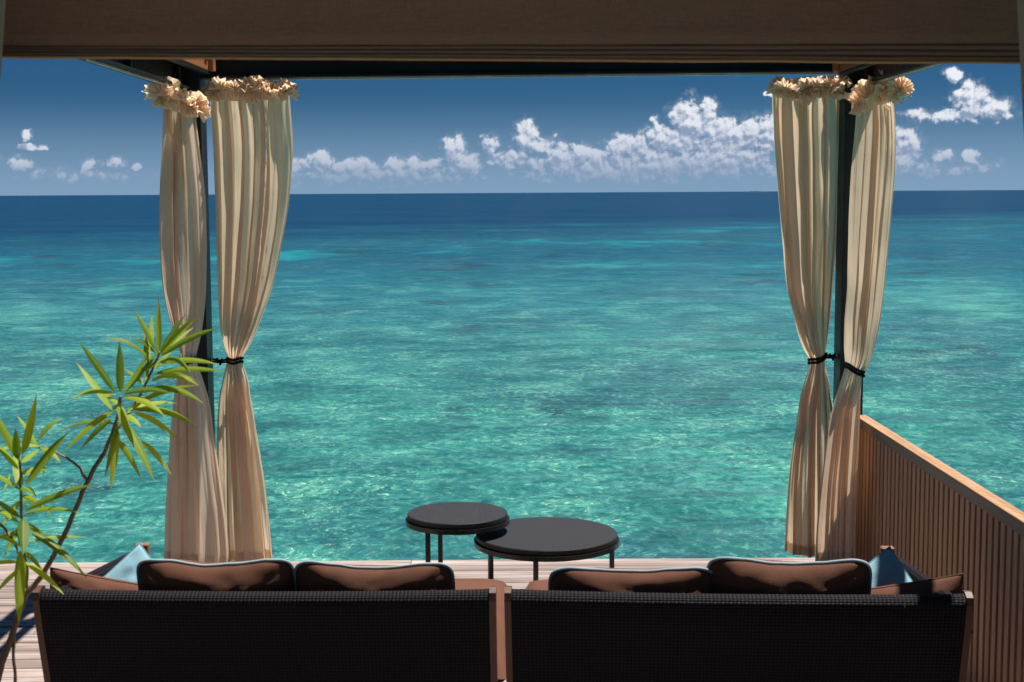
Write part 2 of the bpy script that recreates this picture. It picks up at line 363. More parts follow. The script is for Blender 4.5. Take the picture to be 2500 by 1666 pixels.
def mat_sea():
    m, g, out = newmat('lagoon_water')
    o = objco(g); x, y, z = g.xyz(o)
    # ripples bend what is seen of the reef below
    q = g.vm('SCALE', g.vm('SUBTRACT', g.noise(g.mapping(o, (0.9, 1.5, 1), rot=(0, 0, 0.2)), 1.0, 3, 0.6, out=1), (0.5, 0.5, 0.5)), scale=0.6)
    q2 = g.vm('SCALE', g.vm('SUBTRACT', g.noise(o, 4.0, 2, 0.6, out=1), (0.5, 0.5, 0.5)), scale=0.12)
    w = g.vm('ADD', g.vm('ADD', o, q), q2)
    # depth zones: green shallows, turquoise lagoon, drop-off to the deep
    yb = g.m('SUBTRACT', g.m('SUBTRACT', y, 138.0), g.m('MULTIPLY', x, 0.78))
    yb = g.m('ADD', yb, g.m('MULTIPLY', g.m('SUBTRACT', g.noise(g.mapping(o, (0.045, 0.06, 1)), 1.0, 5, 0.6), 0.5), 70.0))
    deep = g.ss(yb, -58.0, 26.0); slope = g.ss(yb, -95.0, -10.0)
    mid = g.ss(y, 14.0, 50.0); outer = g.ss(y, 26.0, 80.0)
    base = g.mix(mid, (0.026, 0.150, 0.132), (0.013, 0.112, 0.136))
    base = g.mix(outer, base, (0.006, 0.058, 0.100))
    base = g.mix(g.m('MULTIPLY', slope, 0.6), base, (0.006, 0.048, 0.092))
    # reef and weed patches, sand patches
    reef = g.noise(g.mapping(w, (0.17, 0.13, 1)), 1.0, 5, 0.62, 0.4)
    reef2 = g.noise(g.mapping(w, (0.055, 0.035, 1), loc=(3, 7, 0)), 1.0, 5, 0.62)
    base = g.mix(g.m('MULTIPLY', g.ss(reef, 0.46, 0.66), 0.65), base, (0.010, 0.066, 0.078))
    base = g.mix(g.m('MULTIPLY', g.ss(reef2, 0.50, 0.64), 0.65), base, (0.015, 0.054, 0.088))
    sand = g.noise(g.mapping(w, (0.10, 0.06, 1), loc=(13, 2, 0)), 1.0, 5, 0.6)
    base = g.mix(g.m('MULTIPLY', g.ss(sand, 0.53, 0.68), g.lin(outer, 0, 1, 0.5, 0.85)), base, g.mix(outer, (0.060, 0.250, 0.205), (0.006, 0.165, 0.195)))
    spot = g.noise(g.mapping(w, (0.27, 0.17, 1), loc=(21, 4, 0)), 1.0, 4, 0.6, 0.3)
    base = g.mix(g.m('MULTIPLY', g.ss(spot, 0.585, 0.665), 0.85), base, (0.014, 0.034, 0.050))
    # coral heads and sandy pockets a metre or two across
    cm = g.noise(g.mapping(w, (0.75, 0.5, 1), loc=(2, 8, 0)), 1.0, 4, 0.6, 0.3)
    near2 = g.ss(y, 70.0, 18.0, 0.2, 1.0)
    base = g.mix(g.m('MULTIPLY', g.ss(cm, 0.50, 0.36), g.m('MULTIPLY', near2, 0.7)), base, (0.011, 0.074, 0.070))
    base = g.mix(g.m('MULTIPLY', g.ss(cm, 0.52, 0.68), g.m('MULTIPLY', near2, 0.58)), base, (0.075, 0.245, 0.195))
    # painted caustics: light gathered by ripples, put into the bottom's colour
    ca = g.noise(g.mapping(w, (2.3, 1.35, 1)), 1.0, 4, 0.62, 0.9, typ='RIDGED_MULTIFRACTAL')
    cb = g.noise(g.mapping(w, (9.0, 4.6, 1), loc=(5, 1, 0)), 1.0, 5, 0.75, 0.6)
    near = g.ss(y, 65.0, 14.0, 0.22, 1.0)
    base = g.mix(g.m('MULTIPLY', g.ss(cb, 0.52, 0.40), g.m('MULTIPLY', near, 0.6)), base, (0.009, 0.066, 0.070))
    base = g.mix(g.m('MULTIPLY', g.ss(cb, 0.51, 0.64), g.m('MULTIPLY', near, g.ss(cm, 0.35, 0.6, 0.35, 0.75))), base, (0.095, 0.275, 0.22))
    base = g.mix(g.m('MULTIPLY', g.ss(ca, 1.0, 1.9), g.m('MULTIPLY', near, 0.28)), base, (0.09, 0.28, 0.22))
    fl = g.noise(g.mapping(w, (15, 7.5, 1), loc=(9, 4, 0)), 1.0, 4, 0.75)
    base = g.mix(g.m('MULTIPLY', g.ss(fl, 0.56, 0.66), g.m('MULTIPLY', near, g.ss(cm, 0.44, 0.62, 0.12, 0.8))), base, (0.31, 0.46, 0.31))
    base = g.mix(deep, base, (0.0035, 0.025, 0.060))
    # wind ripples painted into the colour: darker and paler streaks in place of facet reflections
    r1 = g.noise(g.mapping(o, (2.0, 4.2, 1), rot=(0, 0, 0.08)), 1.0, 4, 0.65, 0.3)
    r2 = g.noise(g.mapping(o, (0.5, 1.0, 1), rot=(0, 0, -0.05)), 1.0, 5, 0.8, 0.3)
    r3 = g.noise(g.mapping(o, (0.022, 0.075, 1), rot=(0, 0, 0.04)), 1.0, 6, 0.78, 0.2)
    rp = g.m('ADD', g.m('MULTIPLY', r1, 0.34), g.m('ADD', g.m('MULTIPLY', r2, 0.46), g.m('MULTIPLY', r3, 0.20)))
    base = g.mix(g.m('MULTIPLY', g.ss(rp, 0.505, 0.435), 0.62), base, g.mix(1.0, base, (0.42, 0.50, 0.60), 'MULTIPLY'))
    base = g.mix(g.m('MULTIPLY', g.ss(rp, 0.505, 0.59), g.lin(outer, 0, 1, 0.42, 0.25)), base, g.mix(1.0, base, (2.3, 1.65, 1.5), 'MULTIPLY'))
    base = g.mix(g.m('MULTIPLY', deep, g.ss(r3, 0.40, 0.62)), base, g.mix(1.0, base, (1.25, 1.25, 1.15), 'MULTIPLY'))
    base = g.mix(1.0, base, (1.05, 1.16, 1.12), 'MULTIPLY')
    # surface waves
    h1 = g.noise(g.mapping(o, (0.55, 1.25, 1), rot=(0, 0, 0.12)), 1.0, 5, 0.6, 0.4)
    h2 = g.noise(g.mapping(o, (2.6, 5.2, 1), rot=(0, 0, -0.2)), 1.0, 4, 0.6, 0.3)
    h3 = g.noise(g.mapping(o, (0.05, 0.16, 1), rot=(0, 0, 0.1)), 1.0, 5, 0.65)
    h = g.m('ADD', g.m('MULTIPLY', h1, 0.34), g.m('ADD', g.m('MULTIPLY', h2, 0.06), g.m('MULTIPLY', h3, 1.4)))
    nrm = g.bump(h, 0.36, 1.0)
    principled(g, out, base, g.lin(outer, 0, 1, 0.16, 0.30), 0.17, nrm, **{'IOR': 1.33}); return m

M = dict(
    deck=mat_deck(),
    fence=mat_wood('fence_slat_wood', (0.38, 0.175, 0.092), (0.60, 0.325, 0.185), 2, 0.55),
    fence_dark=mat_wood('fence_backing_wood', (0.030, 0.010, 0.005), (0.050, 0.018, 0.009), 2, 0.7),
    cap=mat_wood('fence_cap_wood', (0.27, 0.145, 0.075), (0.43, 0.255, 0.145), 1, 0.6, 22.0, True),
    rail=mat_wood('fence_rail_wood', (0.24, 0.15, 0.105), (0.36, 0.245, 0.18), 1, 0.6, 22.0),
    orange=mat_wood('roof_lining_wood', (0.28, 0.10, 0.04), (0.42, 0.17, 0.07), 1, 0.45, 14.0),
    steel=mat_metal('black_painted_steel', (0.008, 0.009, 0.010), 0.5, 0.2),
    steel_post=mat_metal('dark_green_black_steel', (0.010, 0.015, 0.016), 0.42, 0.3),
    chrome=mat_metal('bare_steel', (0.45, 0.42, 0.38), 0.25),
    cream=mat_cloth('cream_curtain_cloth', (0.88, 0.745, 0.60), (0.97, 0.765, 0.55), 0.46),
    cream_hem=mat_cloth('cream_curtain_hem', (0.80, 0.68, 0.53), (0.88, 0.70, 0.50), 0.42),
    drape=mat_cloth('tan_drape_cloth', (0.42, 0.33, 0.27), (0.5, 0.35, 0.22), 0.25),
    cord=mat_plain('black_cord', (0.008, 0.008, 0.009), 0.8, 0.3, 300.0),
    brown=mat_fabric('brown_outdoor_fabric', (0.110, 0.043, 0.024), 950.0, 0.03),
    piping=mat_fabric('grey_blue_piping', (0.27, 0.33, 0.365), 1500.0, 0.1),
    blue=mat_fabric('pale_blue_fabric', (0.20, 0.37, 0.45), 1600.0, 0.1),
    wicker=mat_wicker(),
    frame=mat_plain('brown_powder_coated_frame', (0.080, 0.034, 0.019), 0.5, 0.35, 60.0, 0.9),
    armwood=mat_wood('arm_end_wood', (0.20, 0.085, 0.04), (0.30, 0.14, 0.07), 1, 0.5),
    blind=mat_blind(), hembar=mat_blind('tan_hem_with_bounce', (0.46, 0.22, 0.11), (0.60, 0.32, 0.17)),  # lighter tan hem; orange bounce off the deck is put into its colour
    soffit=mat_plain('brown_soffit_boards', (0.10, 0.065, 0.045), 0.7),
    leaf=mat_leaf(),
    bark=mat_plain('brown_stem_bark', (0.23, 0.13, 0.085), 0.75, 0.3, 60.0, 0.55, 0.5, 0.004),
    stem_green=mat_plain('green_stem', (0.20, 0.17, 0.035), 0.55, 0.4, 40.0),
    terracotta=mat_plain('planter_clay', (0.30, 0.24, 0.20), 0.8),
    stone=mat_stone(), tblack=mat_metal('black_table_frame', (0.008, 0.008, 0.009), 0.3),
    sea=mat_sea(), isle=mat_plain('island_trees', (0.03, 0.05, 0.05), 0.9, 0.2, 0.05),
    underdeck=mat_plain('deck_joist_wood', (0.05, 0.035, 0.028), 0.8),
)

# ---------------------------------------------------------------- sea, island
SEA_Z = -1.2
b = MB()
ring = [-60000, -8000, -1500, -300, -60, 0, 60, 300, 1500, 8000, 60000]
b.grid([[(x, y, 0) for x in ring] for y in ring])
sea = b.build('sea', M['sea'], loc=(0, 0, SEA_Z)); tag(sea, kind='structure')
pI = atz(1846, 476, SEA_Z); dI = (ray(1846, 470)); dI.z = 0; dI.normalize()
b = MB(); n = 30; W_, D_ = 95.0, 40.0
pts = []
for j, fy in enumerate((-1, -.6, 0, .6, 1)):
    pts.append([((i / n - .5) * W_, fy * D_ / 2, -0.5 if abs(fy) == 1 or i in (0, n) else (1.5 + 4.5 * math.sin(math.pi * i / n) ** .6 * (1 - .5 * abs(fy)) + 1.3 * nz(i * .7, j * 1.3))) for i in range(n + 1)])
b.grid(pts)
isl = b.build('island', M['isle'], loc=CAM + dI * 8000 + Vector((0, 0, SEA_Z - CAM.z)), rot=(0, 0, -math.atan2(dI.x, dI.y)), smooth=True)
tag(isl, kind='structure')

# ---------------------------------------------------------------- deck
DY1 = atz(1250, 1365.5, 0.0).y                    # seaward edge of the deck
PITCH_P = 0.117; DX0, DX1 = -4.6, 2.06
b = MB()
for i in range(12): b.box(DX0 + i * .6 + .02, DX0 + i * .6 + .08, -3.0, DY1 - 0.05, -0.19, -0.031)
b.box(DX0, DX1, DY1 - 0.09, DY1 - 0.035, -0.24, -0.0305)
for x in (-4.2, -1.6, 1.4): b.tube([(x, DY1 - .35, -3.0), (x, DY1 - .35, -0.19)], 0.11, 12)
deck = b.build('deck', M['underdeck']); tag(deck, kind='structure')
row = 0; y = DY1
rnd = random.Random(3)
while y > -3.0:
    x = DX0
    if y < 2.0: cuts = []
    elif row == 0: cuts = [at(1005, 1366, DY1).x]
    else:
        cuts = []; q = DX0 + rnd.uniform(0.7, 2.6)
        while q < DX1 - .5: cuts.append(q); q += rnd.uniform(1.7, 3.0)
    xs = [DX0] + cuts + [DX1]
    for a, e in zip(xs[:-1], xs[1:]):
        L_ = e - a - 0.004; b = MB(); b.box(-L_ / 2, L_ / 2, -0.0535, 0.0535, -0.015, 0.015, 0.003)
        b.build('plank', M['deck'], deck, loc=((a + e) / 2, y - 0.0585, -0.015 + rnd.uniform(-.0012, .0012)))
    y -= PITCH_P; row += 1

# ---------------------------------------------------------------- unseen villa soffit, cut short so sun lights the deck behind; its blind and drapes
b = MB()
for i in range(5): b.box(-4.2, 4.2, 1.5 + i * .264, 1.76 + i * .264, 2.78, 2.81)
sof = b.build('soffit', M['soffit']); tag(sof, kind='structure')
b = MB(); b.box(-4.2, 4.2, 2.822, 3.30, 2.60, 3.0, 0.004)
fas = b.build('fascia_beam', M['soffit']); tag(fas, kind='structure')

BYL, BYR = 2.86, 3.14
def bl(px, v, dy=0.0):
    Y = BYL + (BYR - BYL) * (px / 2500.0) + dy; return at(px, v, Y)
blind = empty('fabric_blind', bl(1250, 148)); org = blind.location.copy()
tag(blind, 'wide brown woven fabric blind drawn up across the top', 'blind')
NX = 80
def strip(rows, dyf, name):
    pts = []
    for (vl, vr, dy) in rows:
        r_ = []
        for i in range(NX + 1):
            px = -70 + 2640 * i / NX; v = vl + (vr - vl) * px / 2500.0 + 1.6 * nz(px * .004, dyf, 3.1)
            r_.append(bl(px, v, dy + .003 * nz(px * .003, v * .02, dyf)) - org)
        pts.append(r_)
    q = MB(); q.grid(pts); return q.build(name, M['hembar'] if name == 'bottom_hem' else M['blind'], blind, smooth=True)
strip([(-275, -275, .0), (-190, -195, .006), (-120, -130, .012), (-40, -40, .016), (20, 16, .012), (80, 74, .004), (112, 106, -.004), (116, 109, .006)], 1.0, 'fabric_panel')
fold_rows = [((113, 108), (122, 125)), ((120, 123), (129, 140)), ((127, 138), (136, 149))]
for k, ((a0, a1), (b0, b1)) in enumerate(fold_rows):
    o_ = -.006 - .006 * k
    strip([(a0, a1, o_ + .012), (a0 + .6, a1 + .6, o_), ((a0 + b0) / 2, (a1 + b1) / 2, o_ - .004), (b0 - .8, b1 - .8, o_ - .001), (b0 + .3, b1 + .3, o_ + .006), (b0 - 1, b1 - 1, o_ + .016)], 2.0 + k, 'fold')
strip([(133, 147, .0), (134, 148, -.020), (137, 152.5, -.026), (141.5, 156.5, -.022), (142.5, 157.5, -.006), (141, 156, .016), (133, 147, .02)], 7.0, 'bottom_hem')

def drape(name, label, inner, outer, Y, side):
    rt = empty(name, at(inner[0][1], 1600, Y)); tag(rt, label, 'drape', 'drapes at the edges of the opening'); o0 = rt.location.copy(); pts = []
    for j in range(60):
        v = -620 + 3320 * j / 59
        xi = interp(inner, v)[0]; r_ = []
        for i in range(50):
            u = i / 49; px = xi + (outer - xi) * u
            p = at(px, v, Y + .03 * math.cos(u * 44 + nz(u * 3, v * .001) * 2) * (0.5 + u))
            r_.append(p - o0)
        pts.append(r_)
    q = MB(); q.grid(pts); q.build('cloth', M['drape'], rt, smooth=True)
drape('opening_drape', 'tan cloth drape edge at the upper left frame border', [(-260, 20), (0, 14), (90, 8), (170, 3), (280, -8), (700, -60), (1500, -75), (2700, -60)], -330, 2.62, -1)
drape('opening_drape', 'tan cloth drape edge at the upper right frame border', [(-260, 2478), (0, 2483), (160, 2491), (280, 2497), (380, 2504), (800, 2550), (1500, 2590), (2700, 2580)], 2840, 2.62, 1)

# ---------------------------------------------------------------- pergola frame
PY0, PY1 = 7.34, 7.49
XLi, XRi = at(501, 700, PY0).x, at(2055, 700, PY0).x
PW = 0.122
pg = empty('pergola_frame', ((XLi + XRi) / 2, PY1, 0)); pgo = pg.location.copy()
tag(pg, 'black steel pergola frame carrying the four cream curtains', 'pergola')
def pbuild(q, name, mat):
    o = q.build(name, mat, pg); o.location = -pgo; return o
zf_l = at(733, 190, 7.38).z; zf_r = at(2019, 175, 7.38).z
zs_l = at(452, 220, PY0).z; zs_r = at(2112, 211, PY0).z
for nm, x0, x1 in (('post', XLi - PW, XLi), ('post', XRi, XRi + PW)):
    q = MB(); q.box(x0, x1, PY0, PY1, 0.0, zs_l + .19, .004); pbuild(q, nm, M['steel_post'])
    q = MB(); q.box(x0 - .03, x1 + .03, PY0 - .03, PY1 + .03, 0.0005, .012, .002); pbuild(q, 'base_plate', M['steel_post'])
    q = MB(); q.box(x0, x1, 3.0, 3.13, 0.0, zs_l + .19, .004); pbuild(q, 'post', M['steel_post'])
# front beam: I-section, slightly out of level
def beam_x(xa, xb, za, zb, y0, y1, h, name, mat):
    q = MB(); q.quads([(xa, y0, za), (xb, y0, zb), (xb, y1, zb), (xa, y1, za), (xa, y0, za + h), (xb, y0, zb + h), (xb, y1, zb + h), (xa, y1, za + h)],
                      [(0, 3, 2, 1), (4, 5, 6, 7), (0, 1, 5, 4), (2, 3, 7, 6), (0, 4, 7, 3), (1, 2, 6, 5)]); pbuild(q, name, mat)
beam_x(XLi + .002, XRi - .002, zf_l, zf_r, 7.365, 7.465, .012, 'lower_flange', M['steel'])
beam_x(XLi + .002, XRi - .002, zf_l + .013, zf_r + .013, 7.40, 7.43, .18, 'beam_web', M['steel'])
beam_x(XLi + .004, XRi - .004, zf_l + .194, zf_r + .194, 7.365, 7.465, .012, 'upper_flange', M['steel'])
beam_x(XLi + .01, XRi - .01, zf_l - .010, zf_r - .010, 7.405, 7.425, .0095, 'curtain_track', M['chrome'])
for s, xi, zz in ((-1, XLi, zs_l), (1, XRi, zs_r)):
    xo = xi + s * PW
    xa, xb = min(xi, xo), max(xi, xo)
    def sbox(x0, x1, z0, z1, name, mat, y0=3.131, y1=PY0 - .002, ch=.002):
        q = MB(); q.box(x0, x1, y0, y1, z0, z1, ch); pbuild(q, name, mat)
    xa, xb = min(xo, xo - s * .075), max(xo, xo - s * .075)
    sbox(xa, xb, zz, zz + .014, 'lower_flange', M['steel'])
    xm = xo - s * .030
    sbox(min(xm, xm - s * .012), max(xm, xm - s * .012), zz + .0145, zz + .105, 'beam_web', M['steel'])
    sbox(xa, xb, zz + .106, zz + .12, 'upper_flange', M['steel'])
    sbox(xo - s * .055 - .004, xo - s * .055 + .004, zz - .012, zz - .0005, 'curtain_track', M['chrome'], 5.6, 7.2)
    for yy in (7.12, 6.2, 5.2):
        q = MB(); q.box(min(xm - s * .0125, xo - s * .072), max(xm - s * .0125, xo - s * .072), yy, yy + .012, zz + .0145, zz + .105); pbuild(q, 'stiffener', M['steel'])
    zb = at(515 if s < 0 else 2040, 175 if s < 0 else 178, 7.33).z
    xw = at(515 if s < 0 else 2044, 175, 7.33).x
    sbox(min(xw, xw + s * .03), max(xw, xw + s * .03), zb, zb + .09, 'lining_board', M['orange'], 6.35, 7.30)
    sbox(min(xw, xw + s * .034), max(xw, xw + s * .034), zb - .016, zb - .001, 'lining_trim', M['steel'], 6.35, 7.30)
    xe = xw - s * .024
    sbox(min(xw - s * .0005, xe), max(xw - s * .0005, xe), zb, zb + .09, 'lining_end', M['orange'], 7.27, 7.335)
    q = MB(); q.box(min(xw, xw - s * .006), max(xw, xw - s * .006), 7.18, 7.235, zb + .045, zb + .07); pbuild(q, 'bracket', M['steel'])

# ---------------------------------------------------------------- curtains
def curtain(label, rows, Yl, Yr, nf, seed, tie_v, ruf, hook, tilt, amp=0.040, bot=(0, 0), sheen=None):
    """rows: (v, x left, x right) outline; Yl, Yr: depth of the two ends; ruf: header ruffle line; hook: where the cord is tied to the post"""
    rd = random.Random(seed)
    v0, v1 = rows[0][0], rows[-1][0]
    rt = empty('curtain', at((rows[-1][1] + rows[-1][2]) / 2, v1, (Yl + Yr) / 2)); o0 = rt.location.copy()
    tag(rt, label, 'curtain', 'cream curtains tied back to the pergola posts')
    NT, NU = 170, 300
    wob = [rd.uniform(-1, 1) for _ in range(8)]
    wid_ = [rd.uniform(.35, .8) if rd.random() < .62 else rd.uniform(1.2, 2.4) for _ in range(nf)]; tot = sum(wid_); cum = [0]
    for q_ in wid_: cum.append(cum[-1] + q_ / tot)
    def warp(u):
        u = min(max(u, 0.0), 1.0)
        for i_ in range(nf):
            if u <= cum[i_ + 1] + 1e-9: return (i_ + (u - cum[i_]) / (cum[i_ + 1] - cum[i_])) / nf
        return 1.0
    def pt(u, t, off=0.0):
        v = v0 + (v1 - v0) * t
        xl, xr = interp(rows, v)
        vv = v + tilt(v) * (u - .5) + (bot[0] + (bot[1] - bot[0]) * u) * max(0, (t - .55) / .45) ** 2
        L, Rr = at(xl, vv, Yl), at(xr, vv, Yr)
        w = abs(Rr.x - L.x)
        k = math.exp(-((v - tie_v) / 70.0) ** 2)                       # gathered at the tie
        below = 1.0 if v > tie_v else 0.0
        top = max(0.0, 1 - (v - v0) / 60.0)
        th = 2 * math.pi * nf * warp(u + .055 * nz(u * 3.0, t * 2.3, seed) * (1 - k) * min(1, u * 6, (1 - u) * 6))
        A = amp * (1 - .72 * k) * (1 - .55 * top) * (.6 + .55 * nz(u * 5 + seed, 3.3 + t * .8) + .4)
        s1 = math.sqrt(math.sin(th / 2) ** 2 + .11) / 1.0536; ki = int(th / (2 * math.pi)); fold = A * (2 * s1 ** .75 - 1) * (.75 + .5 * math.sin(ki * 2.4 + seed)) + 0
        th2 = 2 * math.pi * (nf * .55) * (u + .03 * nz(u * 4 + 9, t * 2.0, seed)) + seed; s2 = math.sqrt(math.sin(th2 / 2) ** 2 + .06) / 1.03
        bl_ = min(1, max(0, .5 + 1.5 * nz(u * 2.6 + seed * 1.3, t * 2.4 + 7))) * (1 - k)
        fold = fold * (1 - .8 * bl_) + 1.25 * A * (2 * s2 - 1) * bl_ + A * .5 * nz(u * 13 + seed * 7, t * 1.6) + A * .16 * nz(u * 34, t * 1.1, seed)
        fold += .007 * math.exp(-max(0, v - v0) / 75.0) * math.sin(u * 105 + 4 * nz(u * 9, seed)) + k * .006 * math.cos(th * 2.0 + wob[6])
        win = min(1, u * 9, (1 - u) * 9)
        lat = .42 * A * math.sin(th) * win
        bulge = (.10 + .45 * k) * w * (1 - (2 * u - 1) ** 2)
        p = L.lerp(Rr, u)
        p = p + Vector((lat, -fold * win ** .5 - bulge + .02 + off, 0))
        p += Vector((0, .010 * nz(u * 4, t * 9, seed + 2), 0))
        return p - o0
    pts = [[pt(i / (NU - 1), j / (NT - 1)) for i in range(NU)] for j in range(NT)]
    q = MB(); q.grid(pts); q.build('cloth', M['cream'], rt, smooth=True)
    hm = [[pt(i / (NU - 1), 1 - .021 * (1 - j / 5.0) + .0003, -.003) for i in range(NU)] for j in range(6)]
    q = MB(); q.grid(hm); q.build('hem', M['cream_hem'], rt, smooth=True)
    # gathered header: frilled fans of cloth that stand up in places and flop over in others
    q = MB(); nfan = ruf[0]; rl = ruf[1]; RN = random.Random(seed * 7 + 1)
    for layer in range(3):
        for kf in range(nfan + 1):
            s = (kf + .5 * layer + RN.uniform(.1, .6)) / (nfan + .3); s = min(max(s, .02), .98)
            a = interp(rl, s)          # px, v, depth, height
            base = at(a[0], a[1], a[2]) + Vector((0, -.015 - .02 * layer, RN.uniform(-.012, .012)))
            hgt = a[3] * RN.uniform(.48, .78); mid_ = R(90 + RN.uniform(-38, 38) + (s - .5) * -50); span = R(RN.uniform(120, 190))
            if layer == 1 and RN.random() < .7: mid_ = R(RN.choice((-90, -60, -125)) + RN.uniform(-25, 25)); hgt *= .85; span = R(RN.uniform(110, 170))
            tilt_ = Matrix.Rotation(R(RN.uniform(-10, 55)) * (1 if math.sin(mid_) > 0 else -.35), 3, 'X') @ Matrix.Rotation(R(RN.uniform(-32, 32)), 3, 'Z')
            npl = RN.randint(4, 7); so_ = RN.uniform(0, 50); NF, NR = 110, 9; rows_f = []
            for jr in range(NR + 1):
                w = jr / NR; r_ = []
                for i_ in range(NF + 1):
                    f = i_ / NF; ph = mid_ + (f - .5) * span
                    rr_ = hgt * w * (1 + .16 * nz(f * 5 + so_, 1.0) + .05 * math.sin(f * npl * 6.283 + 1.0) * w)
                    pl_ = (.003 + .009 * w) * math.sin(f * npl * 6.283 + 3.0 * nz(f * 4 + so_, w * 1.6)) + .022 * w * nz(f * 6 + so_, w * 2.5) + .006 * w * nz(f * 17 + so_, w * 3)
                    cup = -.5 * hgt * w * w * (.6 + .8 * nz(f * 2.5 + so_, 4.0))
                    lp_ = Vector((rr_ * math.cos(ph), cup + pl_, rr_ * math.sin(ph)))
                    lp_.x += .006 * w * nz(f * 18, so_); lp_.z += .006 * w * nz(f * 17 + 3, so_)
                    r_.append(base + tilt_ @ lp_ - o0)
                rows_f.append(r_)
            q.grid(rows_f)
    # the gathered casing behind the frills
    band = []
    for jw in range(9):
        w = jw / 8; r_ = []
        for i_ in range(241):
            s = i_ / 240; a = interp(rl, s); b0 = at(a[0], a[1], a[2])
            r_.append(b0 + Vector((0, -.008 * math.sin(s * 150 + 3 * nz(s * 12, seed)) * (.6 + .5 * w) - .006, -.045 + .105 * w + .006 * w * nz(s * 30, seed))) - o0)
        band.append(r_)
    q.grid(band)
    q.build('ruffle', M['cream'], rt, smooth=True)
    # tie cord
    tt = (tie_v - v0) / (v1 - v0)
    Lp, Rp, Mp = pt(0, tt), pt(1, tt), pt(.5, tt)
    cx = (Lp + Rp) / 2; rx = (Rp - Lp).length / 2 + .005; ax = (Rp - Lp).normalized(); ry = .058
    q = MB()
    for dz in (-.009, .009):
        q.tube([cx + ax * (rx * math.cos(a)) + Vector((0, -ry * math.sin(a) - .005, dz + .003 * math.sin(3 * a))) for a in [2 * math.pi * i / 40 for i in range(41)]], .0078, 8)
    if hook is not None:
        h = Vector(hook) - o0
        st = Rp if h.x > cx.x else Lp
        q.tube([st + Vector((0, -.03, .006)), st.lerp(h, .45) + Vector((0, 0, -.004)), h + Vector((0, 0, .006))], .0058, 8)
        q.tube([st + Vector((0, -.03, -.008)), st.lerp(h, .5) + Vector((0, 0, -.014)), h + Vector((0, 0, -.008))], .0058, 8)
        mid = st.lerp(h, .5)
        q.tube([mid + Vector((-.012, -.005, .01)), mid + Vector((0, -.01, -.01)), mid + Vector((.014, -.004, .008)), mid + Vector((.004, -.008, -.028))], .006, 8)
    co = q.build('tie_cord', M['cord'], rt, smooth=True)
    if hook is not None:
        q = MB(); q.tube([h + Vector((.016 if h.x > cx.x else -.016, 0, 0)), h], .005, 8)
        q.tube([h + Vector((.010 * math.cos(a), 0, .010 * math.sin(a))) for a in [2 * math.pi * i / 16 for i in range(17)]], .0028, 6)
        q.build('hook', M['chrome'], co, smooth=True)
    return rt
flat = lambda v: 0.0
LF = [(215, 508, 706), (253, 511, 707), (300, 515, 711), (366, 519, 714), (420, 521, 711), (504, 524, 703), (590, 526, 688), (650, 528, 676), (700, 530, 664), (780, 535, 636), (820, 540, 620), (850, 547, 605), (872, 555, 591), (880, 556, 588),
      (890, 551, 591), (929, 542, 604), (970, 535, 610), (1027, 531, 620), (1129, 529, 637), (1200, 528, 648), (1290, 530, 657), (1368, 532, 664)]
curtain('cream curtain on the left of the front opening, tied beside the black post', LF, 7.47, 7.45, 9, 3, 880,
        (7, [(0, 503, 228, 7.42, 0.0952), (0.15, 535, 222, 7.4, 0.112), (0.3, 575, 226, 7.4, 0.0896), (0.45, 612, 224, 7.4, 0.0952), (0.56, 625, 222, 7.4, 0.1232), (0.7, 655, 224, 7.4, 0.0896), (0.85, 682, 228, 7.4, 0.1008), (1, 704, 222, 7.42, 0.0896)]),
        at(513, 879, 7.41), flat)
LS = [(232, 398, 472), (265, 396, 474), (300, 395, 478), (366, 393, 486), (420, 390, 493), (487, 387, 500), (540, 387, 502), (607, 388, 503), (660, 391, 502), (720, 398, 500), (782, 412, 495), (830, 427, 487), (862, 437, 479), (880, 439, 476),
      (900, 436, 483), (940, 428, 497), (986, 420, 510), (1060, 413, 520), (1108, 410, 527), (1190, 405, 539), (1260, 401, 549), (1340, 399, 556), (1373, 399, 554)]
curtain('cream curtain on the left side opening, partly behind the leafy plant', LS, 7.05, 7.22, 7, 11, 880,
        (5, [(0, 390, 230, 6.95, 0.0952), (0.2, 398, 232, 6.95, 0.112), (0.4, 425, 240, 6.98, 0.1008), (0.65, 452, 252, 7.02, 0.1232), (0.85, 474, 262, 7.08, 0.112), (1, 484, 264, 7.1, 0.1008)]),
        None, flat, .034, (0, 10))
RF = [(205, 1888, 2056), (230, 1887, 2058), (263, 1887, 2058), (373, 1894, 2055), (487, 1903, 2050), (590, 1912, 2045), (700, 1923, 2036), (780, 1942, 2028), (816, 1951, 2024), (848, 1964, 2020), (870, 1977, 2017), (879, 1979, 2016),
      (890, 1978, 2016), (928, 1967, 2024), (973, 1955, 2031), (1027, 1947, 2038), (1139, 1931, 2046), (1267, 1921, 2052), (1352, 1917, 2056)]
curtain('cream curtain on the right of the front opening, cord hooked to the post', RF, 7.45, 7.47, 9, 23, 876,
        (7, [(0, 1891, 214, 7.42, 0.0952), (0.14, 1906, 218, 7.4, 0.1008), (0.3, 1935, 222, 7.4, 0.1008), (0.42, 1955, 218, 7.4, 0.112), (0.6, 1985, 216, 7.4, 0.0952), (0.8, 2020, 216, 7.4, 0.1008), (1, 2052, 212, 7.42, 0.0896)]),
        at(2047, 867, 7.41), lambda v: -14 * math.exp(-((v - 876) / 60) ** 2), .040, (-4, 10))
